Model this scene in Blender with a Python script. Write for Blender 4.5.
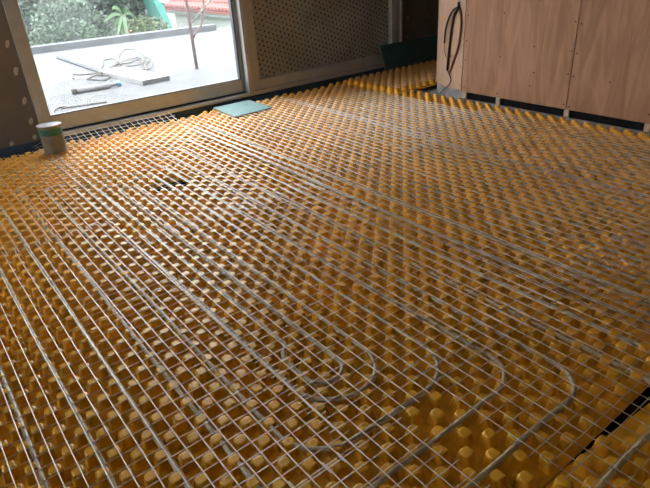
import bpy, math, random
from mathutils import Vector, Matrix
random.seed(7)
for o in list(bpy.data.objects):
    bpy.data.objects.remove(o)
SC = bpy.context.scene
COL = SC.collection

# ------------------------------------------------------------------ camera, sky, exposure
F_PX, PITCH, ROLL, YAW, CAM_Z = 551.1, math.radians(27.64), math.radians(3.677), math.radians(36.33), 1.23
fw = Vector((math.sin(YAW)*math.cos(PITCH), math.cos(YAW)*math.cos(PITCH), -math.sin(PITCH)))
rt = Vector((math.cos(YAW), -math.sin(YAW), 0))
dn = fw.cross(rt)
r2 = math.cos(ROLL)*rt + math.sin(ROLL)*dn
d2 = -math.sin(ROLL)*rt + math.cos(ROLL)*dn
cd = bpy.data.cameras.new('camera')
cam = bpy.data.objects.new('camera', cd)
COL.objects.link(cam)
M = Matrix((r2, -d2, -fw)).transposed().to_4x4()
M.translation = Vector((0, 0, CAM_Z))
cam.matrix_world = M
cd.sensor_fit = 'HORIZONTAL'; cd.sensor_width = 36; cd.lens = F_PX/650*36
cd.clip_start = 0.05; cd.clip_end = 300
SC.camera = cam

world = bpy.data.worlds.new('sky'); SC.world = world; world.use_nodes = True
bg = world.node_tree.nodes['Background']
bg.inputs[0].default_value = (0.96, 0.975, 1.0, 1)
bg.inputs[1].default_value = 5.0
SC.view_settings.view_transform = 'Standard'
SC.view_settings.look = 'None'
SC.view_settings.gamma = 1
SC.view_settings.use_curve_mapping = False
SC.view_settings.exposure = 0.92

def ray(u, v):
    return fw + r2*((u-325)/F_PX) + d2*((v-244)/F_PX)
def at_z(u, v, z=0):
    d = ray(u, v); t = (z-CAM_Z)/d.z; return Vector((d.x*t, d.y*t, z))
def at_y(u, v, y):
    d = ray(u, v); t = y/d.y; return Vector((d.x*t, y, CAM_Z+d.z*t))
def at_x(u, v, x):
    d = ray(u, v); t = x/d.x; return Vector((x, d.y*t, CAM_Z+d.z*t))
def to_px(p):
    q = Vector(p) - Vector((0, 0, CAM_Z)); z = q.dot(fw)
    if z < 0.05: return None
    return (325+F_PX*q.dot(r2)/z, 244+F_PX*q.dot(d2)/z, z)

# ------------------------------------------------------------------ materials
def mat(name, col, rough=0.6, metal=0.0, var=0.0, scale=20.0, bump=0.0, bscale=80.0, stretch=None, col2=None, spec=0.5, trans=0.0, subs=0.0, detail=4):
    m = bpy.data.materials.new(name); m.use_nodes = True
    nt = m.node_tree; b = nt.nodes['Principled BSDF']
    b.inputs['Base Color'].default_value = (*col, 1)
    b.inputs['Roughness'].default_value = rough
    b.inputs['Metallic'].default_value = metal
    b.inputs['Specular IOR Level'].default_value = spec
    b.inputs['Transmission Weight'].default_value = trans
    if subs:
        b.inputs['Subsurface Weight'].default_value = subs
        b.inputs['Subsurface Radius'].default_value = (0.02, 0.01, 0.003)
        b.inputs['Subsurface Scale'].default_value = 1.0
    tc = nt.nodes.new('ShaderNodeTexCoord')
    vec = tc.outputs['Object']
    if stretch:
        mp = nt.nodes.new('ShaderNodeMapping'); mp.inputs['Scale'].default_value = stretch
        nt.links.new(vec, mp.inputs['Vector']); vec = mp.outputs['Vector']
    if var or col2:
        n = nt.nodes.new('ShaderNodeTexNoise'); n.inputs['Scale'].default_value = scale; n.inputs['Detail'].default_value = detail
        nt.links.new(vec, n.inputs['Vector'])
        r = nt.nodes.new('ShaderNodeValToRGB')
        c2 = col2 if col2 else tuple(min(1, c*(1+var)) for c in col)
        c1 = col if col2 else tuple(c*(1-var) for c in col)
        r.color_ramp.elements[0].color = (*c1, 1); r.color_ramp.elements[0].position = 0.35
        r.color_ramp.elements[1].color = (*c2, 1); r.color_ramp.elements[1].position = 0.65
        nt.links.new(n.outputs['Fac'], r.inputs['Fac']); nt.links.new(r.outputs['Color'], b.inputs['Base Color'])
    if bump:
        n2 = nt.nodes.new('ShaderNodeTexNoise'); n2.inputs['Scale'].default_value = bscale
        nt.links.new(vec, n2.inputs['Vector'])
        bp = nt.nodes.new('ShaderNodeBump'); bp.inputs['Strength'].default_value = bump; bp.inputs['Distance'].default_value = 0.01
        nt.links.new(n2.outputs['Fac'], bp.inputs['Height']); nt.links.new(bp.outputs['Normal'], b.inputs['Normal'])
    return m

YEL = mat('yellow plastic', (0.83, 0.435, 0.022), 0.38, spec=0.7, var=0.10, scale=3.0, bump=0.12, bscale=120, subs=0.0)
WIRE = mat('galvanised wire', (0.66, 0.63, 0.58), 0.36, metal=1.0)
PIPE = mat('milky heating pipe', (0.66, 0.61, 0.46), 0.26, var=0.05, scale=6)
def see_through(m, f):
    nt = m.node_tree; b = nt.nodes['Principled BSDF']; o = nt.nodes['Material Output']
    t = nt.nodes.new('ShaderNodeBsdfTransparent'); t.inputs[0].default_value = (0.95, 0.90, 0.78, 1); x = nt.nodes.new('ShaderNodeMixShader'); x.inputs[0].default_value = f
    nt.links.new(b.outputs[0], x.inputs[1]); nt.links.new(t.outputs[0], x.inputs[2]); nt.links.new(x.outputs[0], o.inputs[0])
see_through(PIPE, 0.22)
BLACK = mat('black underlay', (0.010, 0.010, 0.011), 0.9, bump=0.5, bscale=60, spec=0.1)  # also blackens the gap under the partition in place of shade
CONC = mat('grey concrete', (0.30, 0.30, 0.30), 0.85, var=0.25, scale=9, bump=0.3, bscale=60)
TERR = mat('pale terrace concrete', (0.070, 0.072, 0.075), 0.9, var=0.22, scale=4.5, bump=0.3, bscale=30, detail=8)
KERB = mat('kerb concrete', (0.056, 0.06, 0.064), 0.9, var=0.18, scale=6, bump=0.4, bscale=40)
PLAST = mat('unpainted plasterboard', (0.14, 0.12, 0.105), 0.85, var=0.10, scale=5)
FILL = mat('joint filler', (0.42, 0.37, 0.32), 0.9, var=0.1, scale=60)
WHITEW = mat('plain wall', (0.72, 0.69, 0.65), 0.9, var=0.05, scale=3)
ALU = mat('champagne aluminium', (0.40, 0.40, 0.395), 0.42, metal=0.3, var=0.05, scale=12, stretch=(1, 1, 1))
ALUD = mat('dark window gasket', (0.03, 0.035, 0.04), 0.5)
ALUG = mat('grey aluminium edge', (0.22, 0.24, 0.26), 0.4, metal=0.4)
NAVY = mat('navy foam strip', (0.03, 0.062, 0.11), 0.8, bump=0.3, bscale=90)
PLY = mat('pink plywood', (0.285, 0.140, 0.070), 0.65, col2=(0.42, 0.225, 0.125), scale=2.2, stretch=(1, 4.5, 0.7), bump=0.04, bscale=30, detail=5)
[n for n in PLY.node_tree.nodes if n.type == 'TEX_NOISE'][0].inputs['Distortion'].default_value = 1.6
PLYC = mat('pale bent plywood', (0.50, 0.32, 0.215), 0.7, col2=(0.57, 0.38, 0.27), scale=6.0, stretch=(3, 3, 0.5))
TIMB = mat('softwood batten', (0.50, 0.36, 0.26), 0.8, var=0.12, scale=14, stretch=(4, 4, 0.5))
TEAL = mat('green plasterboard face', (0.175, 0.295, 0.29), 0.75, var=0.06, scale=8)
TEALSHADE = mat('shaded teal plasterboard face', (0.03, 0.085, 0.085), 0.8, var=0.08, scale=8)  # teal face with the far corner's shade put into the colour
TEALE = mat('plasterboard core edge', (0.24, 0.22, 0.16), 0.9, var=0.2, scale=60)
RUBBER = mat('black cable sheath', (0.006, 0.006, 0.0065), 0.6)
BROWNC = mat('brown cable sheath', (0.16, 0.085, 0.045), 0.6)
SCREW = mat('dark screw head', (0.06, 0.035, 0.025), 0.5, metal=0.3)
DOTP = mat('olive grey film', (0.27, 0.28, 0.265), 0.55, var=0.18, scale=2.2)
DOTB = mat('dark dimple', (0.022, 0.018, 0.014), 0.6)
LID = mat('grey tin lid', (0.30, 0.29, 0.33), 0.5, metal=0.3, var=0.15, scale=30)
CANW = mat('cream can label', (0.20, 0.17, 0.13), 0.5, var=0.25, scale=14)
CANG = mat('green can band', (0.02, 0.13, 0.09), 0.45, var=0.2, scale=20)
RUST = mat('rusty steel', (0.12, 0.065, 0.055), 0.75, col2=(0.17, 0.115, 0.10), scale=18, bump=0.3, bscale=60)
PALE = mat('pale painted steel', (0.22, 0.205, 0.18), 0.6, var=0.15, scale=14)
ROPE = mat('dusty white cable', (0.075, 0.064, 0.05), 0.8, var=0.25, scale=12)
BOARD = mat('dusty white board', (0.15, 0.15, 0.15), 0.8, var=0.1, scale=14)
BOARDE = mat('grey board end', (0.04, 0.037, 0.034), 0.85, var=0.4, scale=40)
BLUE = mat('blue plastic cap', (0.10, 0.28, 0.5), 0.4)
TEALP = mat('turquoise sheet', (0.025, 0.16, 0.14), 0.55, var=0.08, scale=3)
HOUSE = mat('white house render', (0.30, 0.30, 0.295), 0.9, var=0.06, scale=2)
TILE = mat('red clay tile', (0.20, 0.06, 0.05), 0.8, var=0.22, scale=5)
BLUEW = mat('pale blue facade', (0.12, 0.16, 0.19), 0.85, var=0.1, scale=2)
GLASSD = mat('dark window glass', (0.06, 0.09, 0.12), 0.1)
GRASS = mat('rough green ground', (0.10, 0.15, 0.06), 0.95, var=0.4, scale=1.2)
def leafmat(name, c, v=0.45):
    return mat(name, c, 0.55, var=v, scale=2.4, detail=2)
LEAF1 = leafmat('grey green leaves', (0.055, 0.085, 0.052))
LEAF2 = leafmat('deep green leaves', (0.013, 0.032, 0.015))
LEAF3 = leafmat('yellow green leaves', (0.06, 0.09, 0.028))
LEAF4 = leafmat('bright frond', (0.055, 0.11, 0.043), 0.25)
BARK = mat('bark', (0.10, 0.075, 0.055), 0.9, var=0.3, scale=12)

GLASS = bpy.data.materials.new('dusty door glass'); GLASS.use_nodes = True
nt = GLASS.node_tree; nt.nodes.clear()
out = nt.nodes.new('ShaderNodeOutputMaterial')
tr = nt.nodes.new('ShaderNodeBsdfTransparent'); tr.inputs[0].default_value = (0.93, 0.97, 0.98, 1)
gl = nt.nodes.new('ShaderNodeBsdfGlossy'); gl.inputs['Roughness'].default_value = 0.02
fr = nt.nodes.new('ShaderNodeFresnel'); fr.inputs[0].default_value = 1.25
mx = nt.nodes.new('ShaderNodeMixShader')
nt.links.new(fr.outputs[0], mx.inputs[0]); nt.links.new(tr.outputs[0], mx.inputs[1]); nt.links.new(gl.outputs[0], mx.inputs[2])
du = nt.nodes.new('ShaderNodeBsdfTranslucent'); du.inputs[0].default_value = (0.88, 0.93, 0.97, 1)
tcg = nt.nodes.new('ShaderNodeTexCoord'); ng = nt.nodes.new('ShaderNodeTexNoise'); ng.inputs['Scale'].default_value = 1.6; ng.inputs['Detail'].default_value = 6
nt.links.new(tcg.outputs['Object'], ng.inputs['Vector'])
mr = nt.nodes.new('ShaderNodeMapRange'); mr.inputs['From Min'].default_value = 0.3; mr.inputs['From Max'].default_value = 0.7
mr.inputs['To Min'].default_value = 0.015; mr.inputs['To Max'].default_value = 0.06
nt.links.new(ng.outputs['Fac'], mr.inputs['Value'])
mx2 = nt.nodes.new('ShaderNodeMixShader')
nt.links.new(mr.outputs[0], mx2.inputs[0]); nt.links.new(mx.outputs[0], mx2.inputs[1]); nt.links.new(du.outputs[0], mx2.inputs[2])
nt.links.new(mx2.outputs[0], out.inputs[0])

# ------------------------------------------------------------------ mesh helpers
class MB:
    def __init__(s): s.v = []; s.f = []
    def box(s, a, b):
        x0, y0, z0 = a; x1, y1, z1 = b; n = len(s.v)
        s.v += [(x0,y0,z0),(x1,y0,z0),(x1,y1,z0),(x0,y1,z0),(x0,y0,z1),(x1,y0,z1),(x1,y1,z1),(x0,y1,z1)]
        s.f += [tuple(n+i for i in q) for q in ((3,2,1,0),(4,5,6,7),(0,1,5,4),(1,2,6,5),(2,3,7,6),(3,0,4,7))]
        return s
    def prism(s, poly, z0, z1):
        n = len(s.v); k = len(poly)
        s.v += [(x, y, z0) for x, y in poly] + [(x, y, z1) for x, y in poly]
        s.f += [tuple(range(n+k-1, n-1, -1)), tuple(range(n+k, n+2*k))]
        s.f += [(n+i, n+(i+1) % k, n+k+(i+1) % k, n+k+i) for i in range(k)]
        return s
    def tube(s, pts, r, k=6, caps=True):
        pts = [Vector(p) for p in pts]; n0 = len(s.v); up = None
        for i, p in enumerate(pts):
            t = (pts[min(i+1, len(pts)-1)] - pts[max(i-1, 0)]).normalized()
            if up is None:
                up = Vector((0, 0, 1)) if abs(t.z) < 0.9 else Vector((1, 0, 0))
            a = t.cross(up).normalized(); b = a.cross(t).normalized(); up = b
            rr = r(i/(len(pts)-1)) if callable(r) else r
            for j in range(k):
                th = 2*math.pi*j/k
                s.v.append(tuple(p + a*(rr*math.cos(th)) + b*(rr*math.sin(th))))
        for i in range(len(pts)-1):
            for j in range(k):
                s.f.append((n0+i*k+j, n0+i*k+(j+1) % k, n0+(i+1)*k+(j+1) % k, n0+(i+1)*k+j))
        if caps:
            s.f.append(tuple(n0+j for j in range(k-1, -1, -1)))
            s.f.append(tuple(n0+(len(pts)-1)*k+j for j in range(k)))
        return s
    def lathe(s, prof, c=(0, 0, 0), k=24):
        n0 = len(s.v)
        for r, z in prof:
            for j in range(k):
                th = 2*math.pi*j/k
                s.v.append((c[0]+r*math.cos(th), c[1]+r*math.sin(th), c[2]+z))
        for i in range(len(prof)-1):
            for j in range(k):
                s.f.append((n0+i*k+j, n0+i*k+(j+1) % k, n0+(i+1)*k+(j+1) % k, n0+(i+1)*k+j))
        s.f.append(tuple(n0+j for j in range(k-1, -1, -1)))
        s.f.append(tuple(n0+(len(prof)-1)*k+j for j in range(k)))
        return s
    def build(s, name, m, parent=None, smooth=False, loc=None):
        me = bpy.data.meshes.new(name); me.from_pydata(s.v, [], s.f); me.update()
        me.materials.append(m)
        if smooth: me.polygons.foreach_set('use_smooth', [True]*len(me.polygons))
        o = bpy.data.objects.new(name, me); COL.objects.link(o)
        if loc is not None: o.location = loc
        if parent is not None: o.parent = parent
        return o
def tag(o, label=None, cat=None, group=None, kind=None):
    if label: o['label'] = label
    if cat: o['category'] = cat
    if group: o['group'] = group
    if kind: o['kind'] = kind
    return o
def empty(name, loc=(0, 0, 0)):
    o = bpy.data.objects.new(name, None); COL.objects.link(o); o.location = loc; o.empty_display_size = 0.1
    return o
def box(name, a, b, m, parent=None):
    return MB().box(a, b).build(name, m, parent)
def bevel(o, w=0.004, seg=2):
    md = o.modifiers.new('bevel', 'BEVEL'); md.width = w; md.segments = seg; md.limit_method = 'ANGLE'
    return o
def smoothpath(pts, n=8):
    pts = [Vector(p) for p in pts]; o = []
    for i in range(len(pts)-1):
        p0 = pts[max(i-1, 0)]; p1 = pts[i]; p2 = pts[i+1]; p3 = pts[min(i+2, len(pts)-1)]
        for j in range(n):
            t = j/n
            o.append(0.5*((2*p1)+(p2-p0)*t+(2*p0-5*p1+4*p2-p3)*t*t+(3*p1-p0-3*p2+p3)*t**3))
    o.append(pts[-1]); return o

# ------------------------------------------------------------------ room shell
WY = 4.72          # face of the window wall
CH = 2.65
tag(box('floor', (-2.6, -2.6, -0.15), (5.8, 4.95, 0.0), CONC), 'bare grey concrete floor slab under the heating mats', 'floor', kind='structure')
tag(box('ceiling', (-2.6, -2.6, CH), (5.8, 4.95, CH+0.12), WHITEW), 'plain ceiling above the room', 'ceiling', kind='structure')
wl = MB().box((-2.72, -2.6, 0), (-2.6, 2.7, CH)).box((-2.72, 4.2, 0), (-2.6, 4.95, CH)).box((-2.72, 2.7, 2.3), (-2.6, 4.2, CH)).box((-2.72, 2.7, 0), (-2.6, 4.2, 0.9))  # opening added out of view to bring daylight into the room
tag(wl.build('wall_left', WHITEW), 'plain wall on the left with an unseen opening added for daylight', 'wall', kind='structure')
wb = MB().box((-2.6, -2.72, 0), (5.8, -2.6, CH))
tag(wb.build('wall_back', WHITEW), 'plain wall behind the viewpoint', 'wall', kind='structure')
tag(box('wall_right', (5.8, -2.6, 0), (5.92, 4.95, CH), PLAST), 'dark plasterboard wall behind the plywood enclosure', 'wall', kind='structure')
WX0, WX1, WTOP = 0.80, 4.72, 2.35
ww = MB()
ww.box((-2.6, WY, 0), (WX0, 4.95, CH)); ww.box((WX1, WY, 0), (5.8, 4.95, CH))
ww.box((WX0, WY, WTOP), (WX1, 4.95, CH)); ww.box((WX0, WY, 0), (WX1, 4.95, 0.07))
wall = tag(ww.build('wall_window', PLAST), 'dark brown-grey plasterboard wall around the glazed door', 'wall', kind='structure')
for u, v, w, h in ((7.4, 44, 3.2, 6), (16, 71, 3.4, 6.5), (24.5, 101, 3.4, 6), (31, 121, 3.0, 5.5), (34.5, 137, 3.4, 4), (11.7, 143.7, 2.8, 4), (408, 18, 1.6, 4.2), (407.5, 37, 1.6, 4.0), (427, 16, 1.2, 2.2), (427, 35, 1.0, 2.0)):
    c = at_y(u, v, WY); s = c.y/F_PX*0.62
    poly = []
    for j in range(12):
        th = 2*math.pi*j/12; rr = 1+random.uniform(-0.15, 0.15)
        poly.append((c.x+w*s*rr*math.cos(th)*0.9+h*s*0.25*math.sin(th), c.z+h*s*rr*math.sin(th)*0.9))
    p = MB(); n = len(poly)
    p.v = [(x, WY-0.002, z) for x, z in poly]+[(x, WY+0.001, z) for x, z in poly]
    p.f = [tuple(range(n))]+[(i, n+i, n+(i+1) % n, (i+1) % n) for i in range(n)]
    p.build('filler_patch', FILL, wall)

# glazed sliding door: window_1; fixed covered panel: window_2
win = empty('window_1', (1.75, WY, 0.07)); tag(win, 'large glazed sliding door in a champagne aluminium frame facing the terrace', 'window', kind='structure')
def wp(name, a, b, m, par=None, bev=True):
    par = par or win
    L = Vector(par.location)
    o = MB().box(tuple(Vector(a)-L), tuple(Vector(b)-L)).build(name, m, par)
    if bev: bevel(o, 0.004)
    return o
SX0, SX1 = 0.905, 2.635
wp('jamb', (0.80, WY-0.03, 0.05), (0.838, WY+0.13, WTOP), ALU)
wp('jamb', (0.838, WY-0.005, 0.07), (0.862, WY+0.12, WTOP), ALU)
wp('stile', (0.862, WY+0.03, 0.10), (SX0, WY+0.085, WTOP-0.03), ALU)
wp('sill', (0.838, WY-0.03, 0.07), (2.70, WY+0.13, 0.098), ALU)
wp('gasket', (0.862, WY+0.04, 0.098), (2.672, WY+0.08, 0.112), ALUD, bev=False)
wp('bottom_rail', (SX0, WY+0.03, 0.112), (SX1, WY+0.085, 0.228), ALU)
wp('gasket', (SX0, WY+0.034, 0.228), (SX1, WY+0.08, 0.236), ALUD, bev=False)
wp('gasket', (SX1-0.012, WY+0.034, 0.236), (SX1, WY+0.08, WTOP-0.08), ALUD, bev=False)
wp('stile', (SX1, WY+0.03, 0.112), (2.672, WY+0.085, WTOP-0.03), ALUG)
wp('top_rail', (SX0, WY+0.03, WTOP-0.08), (SX1, WY+0.085, WTOP-0.03), ALU)
wp('head', (0.862, WY-0.005, WTOP-0.03), (2.70, WY+0.12, WTOP), ALU)
pane = MB(); L = Vector(win.location)
pane.v = [tuple(Vector(q)-L) for q in ((SX0, WY+0.058, 0.228), (SX1, WY+0.058, 0.228), (SX1, WY+0.058, WTOP-0.08), (SX0, WY+0.058, WTOP-0.08))]
pane.f = [(0, 1, 2, 3)]
tag(pane.build('pane', GLASS, win), 'dusty clear glass pane')

w2 = empty('window_2', (3.7, WY, 0.07)); tag(w2, 'fixed window panel covered by dark dimpled film beside the sliding door', 'window', kind='structure')
PX0, PX1, PZ0 = 2.815, 4.575, 0.20
wp('mullion', (2.672, WY-0.03, 0.07), (2.72, WY+0.13, WTOP), ALU, w2)
wp('stile', (2.72, WY-0.01, 0.112), (PX0, WY+0.10, WTOP), ALU, w2)
wp('sill', (2.70, WY-0.03, 0.07), (4.70, WY+0.13, 0.112), ALU, w2)
wp('bottom_rail', (PX0, WY-0.005, 0.112), (PX1, WY+0.10, PZ0), ALU, w2)
wp('stile', (PX1, WY-0.01, 0.112), (4.665, WY+0.10, WTOP), ALU, w2)
wp('gasket', (4.665, WY+0.02, 0.112), (4.69, WY+0.1, WTOP), ALUD, w2)
wp('jamb', (4.69, WY-0.03, 0.07), (4.72, WY+0.13, WTOP), ALU, w2)
wp('top_rail', (PX0, WY-0.005, WTOP-0.09), (PX1, WY+0.10, WTOP), ALU, w2)
wp('film_panel', (PX0-0.003, WY+0.045, PZ0-0.003), (PX1+0.003, WY+0.055, WTOP-0.085), DOTP, w2, False)
dots = MB(); L = Vector(w2.location)
ca, sa = math.cos(math.radians(-22)), math.sin(math.radians(-22))
for i in range(-70, 71):
    for j in range(-70, 71):
        gx, gz = (i+(0.5 if j % 2 else 0))*0.050, j*0.043
        x, z = 3.7+gx*ca-gz*sa, 1.2+gx*sa+gz*ca
        if PX0+0.012 < x < PX1-0.012 and PZ0+0.012 < z < WTOP-0.1:
            n = len(dots.v); r = 0.0105*random.uniform(0.85, 1.1)
            dots.v += [tuple(Vector((x+r*math.cos(t*math.pi/4), WY+0.0435, z+r*math.sin(t*math.pi/4)))-L) for t in range(8)]
            dots.f.append(tuple(range(n, n+8)))
tag(dots.build('dimples', DOTB, w2), kind='stuff')

strip = empty('edge_strip', (1.8, WY-0.02, 0)); tag(strip, 'navy blue foam edge strip along the foot of the window wall', 'foam strip')
def sp(x0, x1, h):
    o = MB().box((x0-1.8, -0.012, 0), (x1-1.8, 0.018, h)).build('foam_length', NAVY, strip); bevel(o, 0.004)
MB().box((-4.3, -0.080, 0.004), (2.5, -0.013, 0.009)).build('foam_skirt', NAVY, strip)
sp(-2.55, 0.80, 0.074); sp(0.802, 2.68, 0.066); sp(2.682, 5.7, 0.064)

# ------------------------------------------------------------------ heating mats with studs
tag(box('underlay_sheet', (-2.5, -2.5, 0.0002), (3.90, 4.66, 0.0009), BLACK), 'black underlay showing in the slot between the yellow mats', 'underlay')
P = 0.0485
X0, Y0 = 0.591, 1.014
BZ, TZ = 0.0095, 0.0465
HOLE = (1.05, 3.09, 1.27, 3.225)
def stud_profile(b):
    return [(0.0243, 0), (0.0230, 0.003), (0.0188, 0.0310), (0.0176, 0.0345), (0.0152, 0.0366), (0.0110, 0.037)]
def stud_mesh_into(mb, x, y, z, rot=0.0, k=16):
    n0 = len(mb.v); prof = stud_profile(0)
    for r, zz in prof:
        for j in range(k):
            th = 2*math.pi*j/k+rot
            # rounded-square outline
            q = 1.0/max(abs(math.cos(th)), abs(math.sin(th)))
            rr = r*min(q, 1.30-0.10*zz/0.037)*0.96
            mb.v.append((x+rr*math.cos(th), y+rr*math.sin(th), z+zz))
    for i in range(len(prof)-1):
        for j in range(k):
            mb.f.append((n0+i*k+j, n0+i*k+(j+1) % k, n0+(i+1)*k+(j+1) % k, n0+(i+1)*k+j))
    mb.f.append(tuple(n0+(len(prof)-1)*k+j for j in range(k)))
sm = MB(); stud_mesh_into(sm, 0, 0, 0)
STUD = bpy.data.meshes.new('stud'); STUD.from_pydata(sm.v, [], sm.f); STUD.update(); STUD.materials.append(YEL)
STUD.polygons.foreach_set('use_smooth', [len(p.vertices) == 4 for p in STUD.polygons])
def gap_line(x):      # upper edge of the near mat
    return 0.446 - max(0.0, min(0.036, 0.085*(x-1.06)))
def mat_thing(label, inside, zoff, nmax, sheet_cb, ox=0, oy=0, vis=True):
    t = empty('heating_mat', (0, 0, zoff)); tag(t, label, 'floor mat', 'yellow studded heating mats')
    sheet_cb(t)
    pts = []
    for i in range(-70, 110):
        for j in range(-75, 80):
            if (i+j) % 2: continue
            x = X0+ox+i*P; y = Y0+oy+j*P
            if inside(x, y):
                q = to_px((x, y, zoff+TZ))
                ok = q is not None and -12 < q[0] < 662 and -12 < q[1] < 500
                pts.append((0 if ok else 1, q[2] if q else 99, x, y))
    pts.sort()
    for k, (bad, d, x, y) in enumerate(pts[:nmax]):
        if bad: continue
        o = bpy.data.objects.new('stud', STUD); COL.objects.link(o); o.parent = t
        o.location = (x, y, BZ); o.rotation_euler = (0, 0, random.choice((0, 1, 2, 3))*math.pi/2)
        pts[k] = None
    rest = MB()
    for q in pts:
        if q is None: continue
        if q[0] and (q[3] < -1.2 or q[2] < -1.3): continue
        stud_mesh_into(rest, q[2], q[3], BZ)
    if rest.v:
        o = rest.build('far_studs', YEL, t); tag(o, kind='stuff')
        o.data.polygons.foreach_set('use_smooth', [len(p.vertices) == 4 for p in o.data.polygons])
    return t
AX0, AX1, AY0, AY1 = -1.6, 3.905, 0.450, 4.615
def sheetA(t):
    m = MB(); hx0, hy0, hx1, hy1 = HOLE
    m.box((AX0, AY0, 0.001), (AX1, hy0, BZ)); m.box((AX0, hy1, 0.001), (AX1, AY1, BZ))
    m.box((AX0, hy0, 0.001), (hx0, hy1, BZ)); m.box((hx1, hy0, 0.001), (AX1, hy1, BZ))
    m.build('base_sheet', YEL, t)
def inA(x, y):
    if not (AX0+0.02 < x < AX1-0.015 and AY0+0.02 < y < AY1-0.015+0.01*math.sin(9*x)): return False
    return not (HOLE[0]-0.012 < x < HOLE[2]+0.012 and HOLE[1]-0.012 < y < HOLE[3]+0.012)
mat_thing('yellow studded heating mat filling most of the room', inA, 0, 300, sheetA)
def sheetB(t):
    MB().prism([(-1.6, -2.4), (3.885, -2.4), (3.885, gap_line(3.885)), (1.49, gap_line(1.49)), (1.06, 0.446), (-1.6, 0.448)], 0.001, BZ).build('base_sheet', YEL, t)
mat_thing('yellow studded heating mat in the near right corner beyond the black slot', lambda x, y: -1.58 < x < 3.86 and -2.38 < y < gap_line(x)-0.02, 0, 280, sheetB, 0.012, -0.018)
def sheetC(t):
    MB().box((3.72, 3.745, 0.0005), (5.3, 4.54, BZ)).build('base_sheet', YEL, t)
mat_thing('yellow studded mat offcut lying raised in the alcove behind the plywood column', lambda x, y: 3.73 < x < 5.28 and 3.76 < y < 4.53, 0.028, 300, sheetC, 0.01, 0.02)

# ------------------------------------------------------------------ heating pipes
PZ = 0.0415; PR = 0.0082
def rounded(path, n=9):
    """path: list of (x, y, r)"""
    o = []
    for i, (x, y, r) in enumerate(path):
        if i in (0, len(path)-1) or r <= 0: o.append(Vector((x, y, 0))); continue
        p = Vector((x, y, 0)); a = Vector((*path[i-1][:2], 0)); b = Vector((*path[i+1][:2], 0))
        da = (a-p); db = (b-p); la, lb = da.length, db.length; da.normalize(); db.normalize()
        r = min(r, la*0.499, lb*0.499)
        for k in range(n+1):
            t = k/n
            # quarter-circle-like blend
            th = t*math.pi/2
            o.append(p + da*r*(1-math.sin(th)) + db*r*(1-math.cos(th)))
    return o
def dens(pts, step=0.06):
    o = [pts[0]]
    for a, b in zip(pts, pts[1:]):
        n = max(1, int((b-a).length/step))
        for k in range(1, n+1): o.append(a.lerp(b, k/n))
    return o
def wob(x, y, s=0):
    return math.sin(x*5.1+y*2.3+s)*0.6+math.sin(x*2.2-y*4.7+s*2)*0.4
def pipe(name, label, path, z=PZ):
    pts = dens(rounded(path)); q = []
    for p in pts:
        if q and (p-Vector((q[-1].x, q[-1].y, 0))).length < 0.004: continue
        q.append(Vector((p.x+0.003*wob(p.y, p.x*3), p.y+0.003*wob(p.x*3, p.y, 2), 0)))
    # pipes dip between the studs on straight runs and ride higher in the bends
    isb = []
    for i, p in enumerate(q):
        t = q[min(i+1, len(q)-1)]-q[max(i-1, 0)]
        isb.append(abs(t.x) > 3*abs(t.y))
    def run(flag):
        d = []; acc = 1e9 if isb[0] == flag else 0
        for i, p in enumerate(q):
            acc = 0 if isb[i] != flag else acc+((p-q[i-1]).length if i else 0); d.append(acc)
        acc = 1e9
        for i in range(len(q)-1, -1, -1):
            acc = 0 if isb[i] != flag else acc+((q[i+1]-q[i]).length if i < len(q)-1 else 0); d[i] = min(d[i], acc)
        return d
    db, da = run(True), run(False)
    ramp = lambda v, a, b: max(0.0, min(1.0, (v-a)/(b-a)))
    q = [Vector((p.x, p.y, z-(0.015*ramp(b, 0.05, 0.13) if p.y > 3.0 else 0)-(0.0025*ramp(a, 0.05, 0.2))+0.0015*wob(p.x, p.y, 1))) for p, a, b in zip(q, da, db)]
    return tag(MB().tube(q, PR, 8).build(name, PIPE, smooth=True), label, 'heating pipe', 'heating pipe loops')
Ls = [0.785, 0.68, 0.535, 0.40, 0.265, 0.115, -0.025]     # left legs, inner to outer
Rs = [0.868, 0.97, 1.13, 1.25, 1.37, 1.51, 1.65, 1.79, 1.93]
Bt = [1.085, 0.990, 0.855, 0.710, 0.555, 0.350, 0.205]
Tp = [3.25, 3.36, 3.49, 3.63, 3.78, 3.92, 4.05, 4.18]
TL = [0.885]+Ls                                            # top arc k joins TL[k] with Rs[k+1]
def spiral():
    rb = lambda k: (0.075, 0.145, 0.16)[k] if k < 3 else 0.13
    a = []     # from innermost left leg, through bottom U0 to right leg 0, outward
    # start chain A (toward U0 then outward)
    a += [(0.735, 1.085, 0.066), (0.868, 1.085, 0.066), (0.868, Tp[0], 0.04), (Rs[1], Tp[0], 0.04)]
    k = 1
    while True:
        a += [(Rs[k], Bt[k], rb(k)), (Ls[k], Bt[k], rb(k))]
        t = k+1
        a += [(Ls[k], Tp[t], 0.045), (Rs[t+1], Tp[t], 0.06)]
        k = t+1
        if k >= len(Ls): break
    a += [(Rs[k], -1.2, 0)]
    b = [(0.785, 1.33, 0.02), (0.785, Tp[1], 0.045), (Rs[2], Tp[1], 0.06)]
    k = 2
    while True:
        b += [(Rs[k], Bt[k], rb(k)), (Ls[k], Bt[k], rb(k))]
        t = k+1
        b += [(Ls[k], Tp[t], 0.045), (Rs[t+1], Tp[t], 0.06)]
        k = t+1
        if k >= len(Ls): break
    b += [(Rs[k], -1.2, 0)]
    path = list(reversed(b)) + [(0.738, 1.285, 0.02)] + a
    return path
pipe('heating_pipe', 'milky heating pipe laid in a snail spiral with rounded bends in the foreground', spiral())
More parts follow.
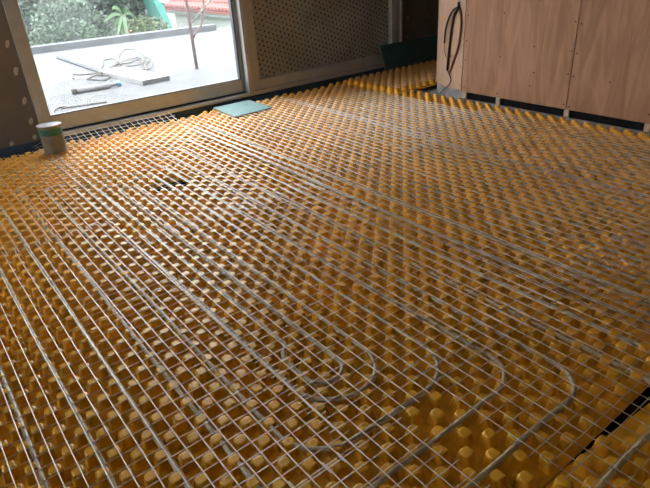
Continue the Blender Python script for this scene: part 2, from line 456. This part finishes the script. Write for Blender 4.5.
def loop2():
    path = []; xs = [2.07+0.137*i for i in range(13)]; n = len(xs)
    Lx = xs[:6][::-1]; Rx = xs[6:]
    b = []; a = [(Lx[0], -0.1, 0.05), (Rx[0], -0.1, 0.05)]
    for start, acc in ((0, a), (1, b)):
        k = start
        if start: acc += [(Lx[0], 3.55, 0.05), (Rx[1], 3.55, 0.05)] if False else []
    # plain nested path, inner to outer
    seq = []
    yb = -0.1; yt = 3.45
    for k in range(6):
        seq += [(Lx[k], yb-0.12*k, 0.06), (Rx[k], yb-0.12*k, 0.06), (Rx[k], yt+0.13*k, 0.06)]
        if k < 5: seq += [(Lx[k+1], yt+0.13*k, 0.06)]
    return [(Lx[0], 3.2, 0)]+seq+[(3.2, yt+0.13*5, 0)]
pipe('heating_pipe', 'milky heating pipe running in long parallel lines toward the plywood wall', loop2(), 0.031)

# ------------------------------------------------------------------ wire mesh sheets
CELL = 0.05
def mesh_sheet(label, x0, y0, nx, ny, z, rot=0.0, curl=None, seed=0, skip=None):
    t = empty('wire_mesh_sheet', (x0, y0, 0)); tag(t, label, 'wire mesh', 'welded wire mesh sheets over the mats')
    t.rotation_euler = (0, 0, rot)
    def zz(x, y):
        h = z+0.0016*wob(x0+x, y0+y, seed)
        if curl and y0+y > curl[0]: h += curl[1]*((y0+y-curl[0])/0.2)**1.3*(1 if curl[2] < x0+x < curl[3] else 0.25)
        return h
    W, H = nx*CELL, ny*CELL
    for i in range(nx+1):
        x = i*CELL; ya, yb = -0.02-random.uniform(0, 0.012), H+0.02+random.uniform(0, 0.012)
        n = max(2, int((yb-ya)/0.09)); off = random.uniform(-0.0015, 0.0015)
        MB().tube([(x+off+0.001*wob(0, y0+k*0.3, i), ya+(yb-ya)*k/n, zz(x, ya+(yb-ya)*k/n)) for k in range(n+1)], 0.00165, 5, False).build('long_wire', WIRE, t, True)
    for j in range(ny+1):
        y = j*CELL; xa, xb = -0.02-random.uniform(0, 0.012), W+0.02+random.uniform(0, 0.012)
        n = max(2, int((xb-xa)/0.09)); off = random.uniform(-0.0015, 0.0015)
        MB().tube([(xa+(xb-xa)*k/n, y+off, zz(xa+(xb-xa)*k/n, y)-0.0026) for k in range(n+1)], 0.0014, 5, False).build('cross_wire', WIRE, t, True)
    return t
ZM = 0.0495
mesh_sheet('wire mesh sheet along the left edge over the snail of pipe', -0.535, 0.83, 24, 40, ZM, 0.004, None, 1)
mesh_sheet('wire mesh sheet on the left just in front of the paint can', -0.53, 2.80, 26, 34, ZM+0.006, 0.0, None, 2)
mesh_sheet('wire mesh sheet over the rounded pipe bends in the middle foreground', 0.665, 0.86, 22, 33, ZM+0.004, -0.004, None, 3)
mesh_sheet('wire mesh sheet reaching the door sill with its wire ends curled up', 0.735, 2.43, 22, 44, ZM+0.001, 0.006, (4.47, 0.05, 0.8, 2.3), 4)
mesh_sheet('wire mesh sheet across the middle right of the floor', 1.735, 0.30, 22, 44, ZM+0.001, -0.003, None, 5)
mesh_sheet('wire mesh sheet under the dimpled window panel', 1.79, 2.46, 22, 40, ZM+0.006, 0.005, (4.40, 0.02, 2.5, 3.4), 6)
mesh_sheet('wire mesh sheet in front of the plywood wall', 2.80, 0.85, 18, 38, ZM+0.005, 0.002, None, 7)
mesh_sheet('wire mesh sheet in the far corner by the plywood column', 2.86, 2.70, 15, 35, ZM+0.001, -0.006, None, 8)
mesh_sheet('small wire mesh offcut over the raised mat in the alcove', 3.76, 3.80, 24, 13, 0.082, 0.01, None, 11)
mesh_sheet('wire mesh sheet along the bottom edge of the view over straight pipes', -0.335, -0.38, 23, 24, ZM+0.0035, 0.0, None, 9)
mesh_sheet('wire mesh sheet over the black slot in the near right corner', 1.0, -0.44, 30, 28, ZM+0.008, -0.008, None, 10)

# ------------------------------------------------------------------ plywood partition and column
part = empty('plywood_partition', (3.95, 1.5, 0)); tag(part, 'pinkish plywood sheeted partition standing on battens along the right side', 'partition')
def pp(name, a, b, m, bev=0.002):
    L = Vector(part.location)
    o = MB().box(tuple(Vector(a)-L), tuple(Vector(b)-L)).build(name, m, part)
    if bev: bevel(o, bev, 1)
    return o
PB = 0.092
ys = [3.193, 2.195, 0.975, -0.245, -1.465, -2.58]
for k in range(len(ys)-1):
    o = pp('plywood_sheet', (3.95, ys[k+1]+0.0018, PB), (3.962, ys[k]-0.0018, CH-0.01), PLY)
for y in (3.17, 2.815, 2.195, 1.60, 0.975, 0.36, -0.245, -0.86, -1.465, -2.1):
    pp('batten', (3.963, y-0.02, 0.0), (3.981, y+0.02, CH-0.02), TIMB)
pp('gap_shade_board', (3.984, -2.58, 0.0), (3.996, 3.15, CH-0.02), BLACK, 0)  # added black board keeps light out and paints the gap's shade
pp('bottom_plate', (3.938, -2.58, 0.0), (3.962, 3.17, 0.034), CONC)
def screw(y, z):
    c = Vector((3.9492, y, z))-Vector(part.location); m = MB()
    for xx in (-0.0006, 0.002):
        m.v += [(c.x+xx, c.y+0.0062*math.cos(t*math.pi/4), c.z+0.0062*math.sin(t*math.pi/4)) for t in range(8)]
    m.f = [tuple(range(7, -1, -1))]+[(i, (i+1) % 8, 8+(i+1) % 8, 8+i) for i in range(8)]
    m.build('screw', SCREW, part)
for z in (0.115, 0.34, 0.50, 0.70, 0.90, 1.10, 1.4, 1.7):
    for s, dz in ((0.022, 0.012), (-0.024, 0.0)): screw(2.195+s, z+dz)
    screw(3.165, z+0.02)
    screw(0.975+0.022, z); screw(0.975-0.022, z)
for z in (0.125, 0.42, 0.75): screw(2.815, z); screw(1.60, z+0.03); screw(2.52, z+0.1)
for y in (2.5, 1.9): screw(y, 0.33)

CC = Vector((4.63, 3.20, 0)); CR = 0.668
colm = empty('plywood_column', tuple(CC)); tag(colm, 'rounded column end wrapped in pale bent plywood beside the flat partition', 'column')
def arc_wall(r0, r1, z0, z1, a0, a1, n=28):
    m = MB()
    for i in range(n+1):
        a = math.radians(a0+(a1-a0)*i/n)
        for r, z in ((r1, z0), (r1, z1), (r0, z1), (r0, z0)):
            m.v.append((-r*math.cos(a), r*math.sin(a), z))
    for i in range(n):
        for j in range(4):
            m.f.append((i*4+j, i*4+(j+1) % 4, (i+1)*4+(j+1) % 4, (i+1)*4+j))
    m.f += [(0, 1, 2, 3), (n*4+3, n*4+2, n*4+1, n*4)]
    return m
o = arc_wall(CR-0.009, CR, 0.10, CH-0.01, 0.6, 180).build('bent_plywood', PLYC, colm)
o.data.polygons.foreach_set('use_smooth', [False]*len(o.data.polygons))
arc_wall(CR-0.06, CR-0.012, 0.0, 0.115, 0, 180).build('base_ring', CONC, colm)
for z in (0.14, 0.3, 0.48, 0.66, 0.84, 1.02, 1.3): 
    a = math.radians(1.6); c = (-(CR+0.0005)*math.cos(a), (CR+0.0005)*math.sin(a), z)
    MB().lathe([(0.0035, -0.003), (0.0035, 0.003)], c, 8).build('staple', SCREW, colm)

# cables hanging on the column
def on_col(u, v, off=0.012):
    d = ray(u, v); R = CR+off
    ox, oy = -CC.x, -CC.y
    A = d.x*d.x+d.y*d.y; B = 2*(ox*d.x+oy*d.y); C = ox*ox+oy*oy-R*R
    t = (-B-math.sqrt(max(0, B*B-4*A*C)))/(2*A)
    return Vector((d.x*t, d.y*t, CAM_Z+d.z*t))
hp = on_col(458, 5, 0.0)
cab = empty('cable_bundle', tuple(hp)); tag(cab, 'black and brown cables hanging in loops from a hook on the plywood column', 'cable')
def cable(name, pts, r, m, off=0.014):
    p = [on_col(u, v, off)-hp for u, v in pts]
    return MB().tube(smoothpath(p), r, 8).build(name, m, cab, True)
cable('hook', [(458.5, 2), (458.6, 5), (458.2, 9)], 0.010, RUBBER, 0.010)
cable('conduit', [(458.5, 7), (453.5, 10), (449, 18), (445.6, 30), (444.4, 43)], 0.0082, RUBBER, 0.020)
cable('conduit', [(458.8, 8), (454.6, 14), (452.6, 22), (450.6, 36), (448.7, 53), (447, 70)], 0.0095, RUBBER, 0.014)
cable('conduit', [(459.5, 8), (460.8, 18), (460.6, 30), (458, 47), (453, 62), (449, 73)], 0.0085, BROWNC, 0.010)
cable('thin_wire', [(444.4, 42), (444.3, 49), (445.6, 56), (448.5, 57.5), (452, 55.5)], 0.0032, BROWNC, 0.014)
cable('thin_wire', [(447, 69), (449, 74), (450.8, 79), (449.4, 84), (445, 88.5), (440.5, 93)], 0.0040, RUBBER, 0.012)

# ------------------------------------------------------------------ plasterboard offcuts
gb = empty('plasterboard_offcut', (2.42, 4.42, 0.05)); tag(gb, 'pale teal square plasterboard offcut lying on the mesh under the window', 'board')
def quadboard(root, poly, z0, z1, rx=0.0):
    L = Vector(root.location)
    m = MB().prism([(x-L.x, y-L.y) for x, y in poly], z0-L.z, z1-L.z)
    o = m.build('board_core', TEALE, root)
    f = MB().prism([(x-L.x, y-L.y) for x, y in poly], z1-L.z+0.0002, z1-L.z+0.0014).build('paper_face', TEAL, root)
quadboard(gb, [(at_z(235, 117, 0.06).x, at_z(235, 117, 0.06).y), (at_z(272, 107.5, 0.06).x, at_z(272, 107.5, 0.06).y), (at_z(249, 100, 0.06).x, at_z(249, 100, 0.06).y), (at_z(213, 108, 0.06).x, at_z(213, 108, 0.06).y)], 0.051, 0.061)
lb = empty('leaning_plasterboard', (4.765, 4.58, 0.075)); tag(lb, 'teal plasterboard strip with shade painted in leaning against the wall in the far corner', 'board')
L2 = MB().box((-0.42, -0.006, 0), (0.95, 0.006, 0.255)).build('board_core', TEALE, lb)
MB().box((-0.4195, -0.0078, 0.0005), (0.95, -0.0062, 0.2545)).build('paper_face', TEALSHADE, lb)
lb.rotation_euler = (math.radians(-20), 0, 0)

# ------------------------------------------------------------------ paint can
can = empty('paint_can', (0.805, 4.385, 0.054)); tag(can, 'round paint tin with green band and grey lid by the window frame', 'paint can')
MB().lathe([(0.078, 0), (0.081, 0.003), (0.081, 0.008), (0.079, 0.012), (0.079, 0.186), (0.081, 0.190)], k=32).build('body', CANW, can, False)
MB().lathe([(0.0795, 0.130), (0.0800, 0.131), (0.0800, 0.176), (0.0795, 0.177)], k=32).build('green_band', CANG, can, False)
MB().lathe([(0.081, 0.188), (0.0855, 0.190), (0.0865, 0.196), (0.0845, 0.202), (0.079, 0.202), (0.077, 0.197)], k=32).build('rim', CANW, can, True)
lid = MB().lathe([(0.0768, 0.1955), (0.0768, 0.1985), (0.060, 0.1985), (0.058, 0.1975)], k=32).build('lid', LID, can)
MB().lathe([(0.007, 0.1976), (0.007, 0.1982)], (0.018, -0.01, 0), 10).build('spout_hole', ALUD, lid)
MB().tube([(0.082*math.cos(t), 0.082*math.sin(t), 0.165-0.085*math.sin((t+2.9)/math.pi*3.14159)) for t in [-2.9+2.75*k/16 for k in range(17)]], 0.0018, 6).build('bail_handle', ALUG, can, True)

# ------------------------------------------------------------------ terrace and what lies on it
tag(box('terrace', (-6, 4.95, -0.3), (9.0, 11.15, 0.0), TERR), 'pale dusty concrete terrace outside the glazed door', 'terrace', kind='structure')
kb = tag(MB().prism([(-6, 11.70-0.30), (5.55, 10.78), (5.62, 11.05), (-6, 11.95-0.28)], -0.05, 0.11).build('kerb', KERB), 'low grey concrete kerb along the far edge of the terrace', 'kerb', kind='structure')
tag(box('ground', (-90, -90, -3.2), (90, 90, -3.0), GRASS), 'rough green ground below the terrace', 'ground', kind='structure')

pr = at_z(197, 69, 0); YP = pr.y
prop = empty('steel_prop', tuple(pr)); tag(prop, 'rusty upright steel prop with bent arm and pale brace standing on terrace', 'prop')
def pt(u, v, y=YP): return at_y(u, v, y)-pr
MB().tube([(0, 0, 0), (0, 0, 1.2), (0, 0, 2.6)], 0.022, 10).build('pole', RUST, prop, True)
MB().lathe([(0.035, 0), (0.035, 0.006)], k=12).build('foot_plate', RUST, prop)
MB().tube(smoothpath([pt(193.3, 38), pt(197, 31), pt(200.8, 25.5), pt(203.2, 14), pt(203.2, 2), pt(202, -30)]), 0.015, 8).build('bent_arm', RUST, prop, True)
MB().tube([pt(192.4, 22.6), pt(209.8, 0), pt(240, -39)], 0.014, 8).build('brace', PALE, prop, True)

def rope_pts():
    out = []
    for u, v in ((76, 81), (74, 79), (80, 77.5), (92, 76), (103, 73.5), (112, 70), (117, 63), (119.5, 56), (126, 52), (134, 52.5), (142, 57), (149, 61.5), (152, 66), (149, 70.5), (144, 70), (146, 64), (150, 61), (147, 60), (141, 66), (132, 67), (124, 66), (121, 62), (118, 64), (114, 72), (106, 76), (96, 79), (87, 80), (92, 82), (104, 79), (116, 74), (126, 71), (138, 71.5), (146, 71), (143, 63), (138, 61), (128, 63), (118, 67), (109, 73), (99, 75), (101, 66), (106, 62), (113, 61.5), (119, 66), (125, 64.5), (134, 58), (142, 60), (146, 68), (136, 72), (127, 73), (119, 77)):
        p = at_z(u, v, 0.012); out.append(p+Vector((random.uniform(-0.03, 0.03), random.uniform(-0.08, 0.08), random.uniform(0, 0.05))))
    return out
tag(MB().tube(smoothpath(rope_pts(), 6), 0.010, 6).build('loose_cable', ROPE, smooth=True), 'tangled heap of dusty white cable on the terrace', 'cable')

bdr = at_z(157, 83, 0); bd = empty('terrace_board', (bdr.x, bdr.y, 0)); tag(bd, 'white flat board with grey end lying on the terrace below the cable heap', 'board')
bd.rotation_euler = (0, 0, math.radians(5))
MB().box((-0.175, 0.004, 0.0), (0.175, 1.25, 0.055)).build('board_body', BOARD, bd)
MB().box((-0.175, 0.0, 0.002), (0.175, 0.004, 0.053)).build('end_face', BOARDE, bd)
a, b = at_z(57, 57, 0.02), at_z(101, 72, 0.02)
tag(MB().tube([a, a.lerp(b, .5), b], 0.022, 4).build('thin_batten', KERB), 'thin grey batten lying on the terrace toward the kerb', 'batten')
a, b = at_z(72, 92, 0.03), at_z(110, 85.5, 0.03)
tb = empty('plastic_tube', tuple(a)); tag(tb, 'short white tube with grey end and blue cap on the terrace', 'tube')
MB().tube([Vector((0, 0, 0)), (b-a)*0.12], 0.031, 12).build('grey_end', BOARDE, tb, True)
MB().tube([(b-a)*0.12, (b-a)*0.6, b-a], 0.029, 12).build('tube_body', BOARD, tb, True)
c = at_z(117, 84, 0.03); e = at_z(120.5, 83.4, 0.03)
MB().tube([b-a, c-a], 0.020, 10).build('neck', BOARD, tb, True)
MB().tube([c-a, e-a], 0.034, 12).build('cap', BLUE, tb, True)
a, b = at_z(61, 108.5, 0.01), at_z(107, 102, 0.01)
tag(MB().tube([a, a.lerp(b, .5)+Vector((0, 0.01, 0)), b], 0.008, 6).build('thin_rod', ROPE), 'thin pale rod lying just outside the door glass', 'rod')
tag(MB().tube(smoothpath([at_z(u, v, 0.01) for u, v in ((66, 106.5), (60, 107), (55, 109), (53, 112), (55, 115), (60, 115))]), 0.011, 6).build('hose_loop', BOARD, smooth=True), 'curled white hose end at the corner of the door glass', 'hose')

# ------------------------------------------------------------------ neighbour house, plants beyond the kerb
hs = empty('neighbour_house', (9.2, 18, -3.0)); tag(hs, 'white low house with red clay tile roof beyond the terrace', 'house')
L = Vector(hs.location)
def hb(name, a, b, m):
    return MB().box(tuple(Vector(a)-L), tuple(Vector(b)-L)).build(name, m, hs)
EX, EZ, HY0, HY1 = 9.0, -0.13, 12.5, 21.6
hb('wall', (9.28, HY0+0.3, -3.0), (15, HY1-0.35, -0.32), HOUSE)
hb('fascia', (9.08, HY0, -0.36), (9.2, HY1-0.05, -0.20), HOUSE)
hb('soffit', (9.1, HY0, -0.38), (9.4, HY1-0.05, -0.34), BLUEW)
sl = math.radians(21); LEN = 5.4
rd = MB(); q = [(EX, HY0, EZ-0.05), (EX, HY1, EZ-0.05), (EX+LEN*math.cos(sl), HY1, EZ-0.05+LEN*math.sin(sl)), (EX+LEN*math.cos(sl), HY0, EZ-0.05+LEN*math.sin(sl))]
rd.v = [tuple(Vector(p)-L) for p in q]+[tuple(Vector(p)-L-Vector((0, 0, 0.08))) for p in q]
rd.f = [(0, 3, 2, 1), (4, 5, 6, 7), (0, 1, 5, 4), (1, 2, 6, 5), (2, 3, 7, 6), (3, 0, 4, 7)]
rd.build('roof_deck', TILE, hs)
tm = MB(); nseg = 14
for s in range(nseg):
    s0, s1 = LEN*s/nseg, LEN*(s+1)/nseg+0.05
    ring = []
    for (ss, lift, rr) in ((s0, 0.03, 0.105), (s1, 0.0, 0.09)):
        ring.append([(ss*math.cos(sl)-rr*math.cos(t)*0, rr*math.cos(t), ss*math.sin(sl)+lift+rr*0.9*math.sin(t)) for t in [math.pi*j/6 for j in range(7)]])
    n = len(tm.v); tm.v += ring[0]+ring[1]
    tm.f += [(n+j, n+j+1, n+7+j+1, n+7+j) for j in range(6)]+[tuple(range(n, n+7))]
TM = bpy.data.meshes.new('tile_row'); TM.from_pydata(tm.v, [], tm.f); TM.update(); TM.materials.append(TILE)
yy = HY0+0.12
while yy < HY1:
    o = bpy.data.objects.new('tile_row', TM); COL.objects.link(o); o.parent = hs; o.location = Vector((EX-0.02, yy, EZ-0.05))-L
    yy += 0.235

ts = empty('turquoise_sheet', (6.9, 18, -3.0)); tag(ts, 'turquoise sloping corrugated sheet between the plants and the white house', 'sheet')
a0, a1, b0, b1 = at_y(150.5, -6, 17.5), at_y(163.5, -4, 17.5), at_y(174.5, 32, 17.5), at_y(167, 30, 17.5)
kk = MB(); L = Vector(ts.location)
nn = 8
for i in range(nn+1):
    for j, (pA, pB) in enumerate(((a0, b1), (a1, b0))):
        pass
front = [a0, at_y(163.5, 5, 17.5), b0, b1]
kk.v = [tuple(p-L) for p in front]+[tuple(p-L+Vector((0.25, 1.6, 0))) for p in front]
kk.f = [(3, 2, 1, 0), (4, 5, 6, 7), (0, 1, 5, 4), (1, 2, 6, 5), (2, 3, 7, 6), (3, 0, 4, 7)]
kk.build('sheet_body', TEALP, ts)
MB().box((0.45, 0.3, 0.0), (0.55, 0.4, 2.3)).build('post', BARK, ts)

bf = empty('blue_building', (7.0, 27, -3.0)); tag(bf, 'pale blue building with white post and window glimpsed above the shrub', 'building')
MB().box((-8.0, 0, 0), (4.0, 3, 6)).build('wall', BLUEW, bf)
c = at_y(79, 4, 26.9)-Vector((7.0, 27, -3.0))
MB().box((c.x-0.13, -0.25, c.z-0.25), (c.x+0.13, -0.02, 6)).build('post', HOUSE, bf)
c = at_y(90, 0, 26.9)-Vector((7.0, 27, -3.0))
w = MB().box((c.x-0.35, -0.06, c.z-0.25), (c.x+0.35, -0.01, c.z+1.3)).build('window', HOUSE, bf)
MB().box((c.x-0.28, -0.08, c.z-0.18), (c.x+0.28, -0.065, c.z+1.2)).build('pane', GLASSD, w)

def shrub(name, label, c, rad, n, m, leaf, trunk=True, seed=1, up=0.3, cat='shrub', ground=-3.0):
    rnd = random.Random(seed); t = empty(name, (c[0], c[1], ground)); tag(t, label, cat, 'plants beyond the kerb')
    L = Vector(t.location); f = MB()
    lumps = [(Vector((rnd.gauss(0, .45), rnd.gauss(0, .35), rnd.gauss(0.05, .45))), rnd.uniform(.28, .55)) for _ in range(14)]
    for _ in range(n):
        lc, lr = rnd.choice(lumps)
        d = Vector((rnd.gauss(0, 1), rnd.gauss(0, 1), rnd.gauss(0, 1))).normalized()*lr*rnd.uniform(0.6, 1.05)
        p = lc+d; p = Vector((c[0]+p.x*rad[0], c[1]+p.y*rad[1], c[2]+p.z*rad[2]))-L
        if p.z < 0: continue
        a = Vector((rnd.gauss(0, 1), rnd.gauss(0, 1), rnd.gauss(up, 0.7))).normalized()
        b = a.cross(Vector((rnd.gauss(0, 1), rnd.gauss(0, 1), rnd.gauss(0, 1)))).normalized()
        s = leaf*rnd.uniform(0.6, 1.3); k = len(f.v)
        f.v += [tuple(p), tuple(p+a*s*0.5+b*s*0.28), tuple(p+a*s), tuple(p+a*s*0.5-b*s*0.28)]
        f.f.append((k, k+1, k+2, k+3))
    tag(f.build('foliage', m, t), kind='stuff')
    if trunk:
        hgt = c[2]-ground
        MB().tube([(0, 0, 0), (0.1, 0.05, hgt*0.5), (0, 0, hgt)], lambda q: 0.10*(1-0.6*q), 8).build('trunk', BARK, t, True)
    return t
shrub('leafy_shrub', 'large pale grey-green shrub behind the kerb at the left of the door glass', (3.9, 15.0, -0.35), (1.35, 1.0, 1.15), 16000, LEAF1, 0.10, seed=3)
shrub('dark_tree', 'dense dark green tree behind the fern fronds', (6.1, 19.5, 0.2), (1.7, 1.0, 1.6), 16000, LEAF2, 0.15, seed=5, cat='tree')
shrub('leafy_shrub', 'low dark shrub between the pale shrub and the fern', (4.6, 16.0, -0.7), (0.9, 0.8, 0.9), 9000, LEAF2, 0.10, seed=8)
shrub('leafy_shrub', 'yellow-green shrub in front of the turquoise sheet', (5.85, 15.8, -0.72), (0.55, 0.6, 0.8), 9000, LEAF3, 0.09, seed=11)
shrub('leafy_shrub', 'small reddish-dry shrub standing beside the fern base', (5.1, 15.4, -0.8), (0.45, 0.5, 0.6), 1600, leafmat('dry leaves', (0.22, 0.13, 0.08)), 0.12, seed=13)
shrub('dark_tree', 'bluish dark tree at the left edge behind the pale shrub', (4.2, 23, 0.3), (2.2, 1.0, 1.8), 12000, LEAF1, 0.17, seed=17, cat='tree')
fn = empty('fern', (4.95, 14.6, -3.0)); tag(fn, 'bright green fern with arching fronds above the kerb', 'fern', 'plants beyond the kerb')
L = Vector(fn.location); crown = at_y(123, 14, 14.6)-L
MB().tube([(0, 0, 0), crown*0.6+Vector((0, 0, 0)), crown], 0.05, 8).build('stem', BARK, fn, True)
for u, v, w in ((104, 21, 5), (112, 8, 5), (121, 32, 7), (128, 9, 6), (136, 18, 5), (117, 35, 5), (126, 36, 5), (110, 33, 4)):
    tip = at_y(u, v, 14.6+random.uniform(-0.5, 0.2))-L
    mid = crown.lerp(tip, 0.5)+Vector((0, -0.05, 0.10)); s = 0.7*w*14.6/F_PX
    pts = smoothpath([crown, mid, tip], 6); m = MB(); n = len(pts)
    side = (tip-crown).cross(Vector((0, 1, 0.2))).normalized()
    for i, p in enumerate(pts):
        q = math.sin(math.pi*min(1, (i+0.6)/n))**0.7*s*0.5
        m.v += [tuple(p+side*q+Vector((0, -0.02, -0.02))), tuple(p+Vector((0, 0, 0.01))), tuple(p-side*q+Vector((0, -0.02, -0.02)))]
    for i in range(n-1):
        m.f += [(i*3, i*3+1, i*3+4, i*3+3), (i*3+1, i*3+2, i*3+5, i*3+4)]
    m.build('frond', LEAF4, fn)
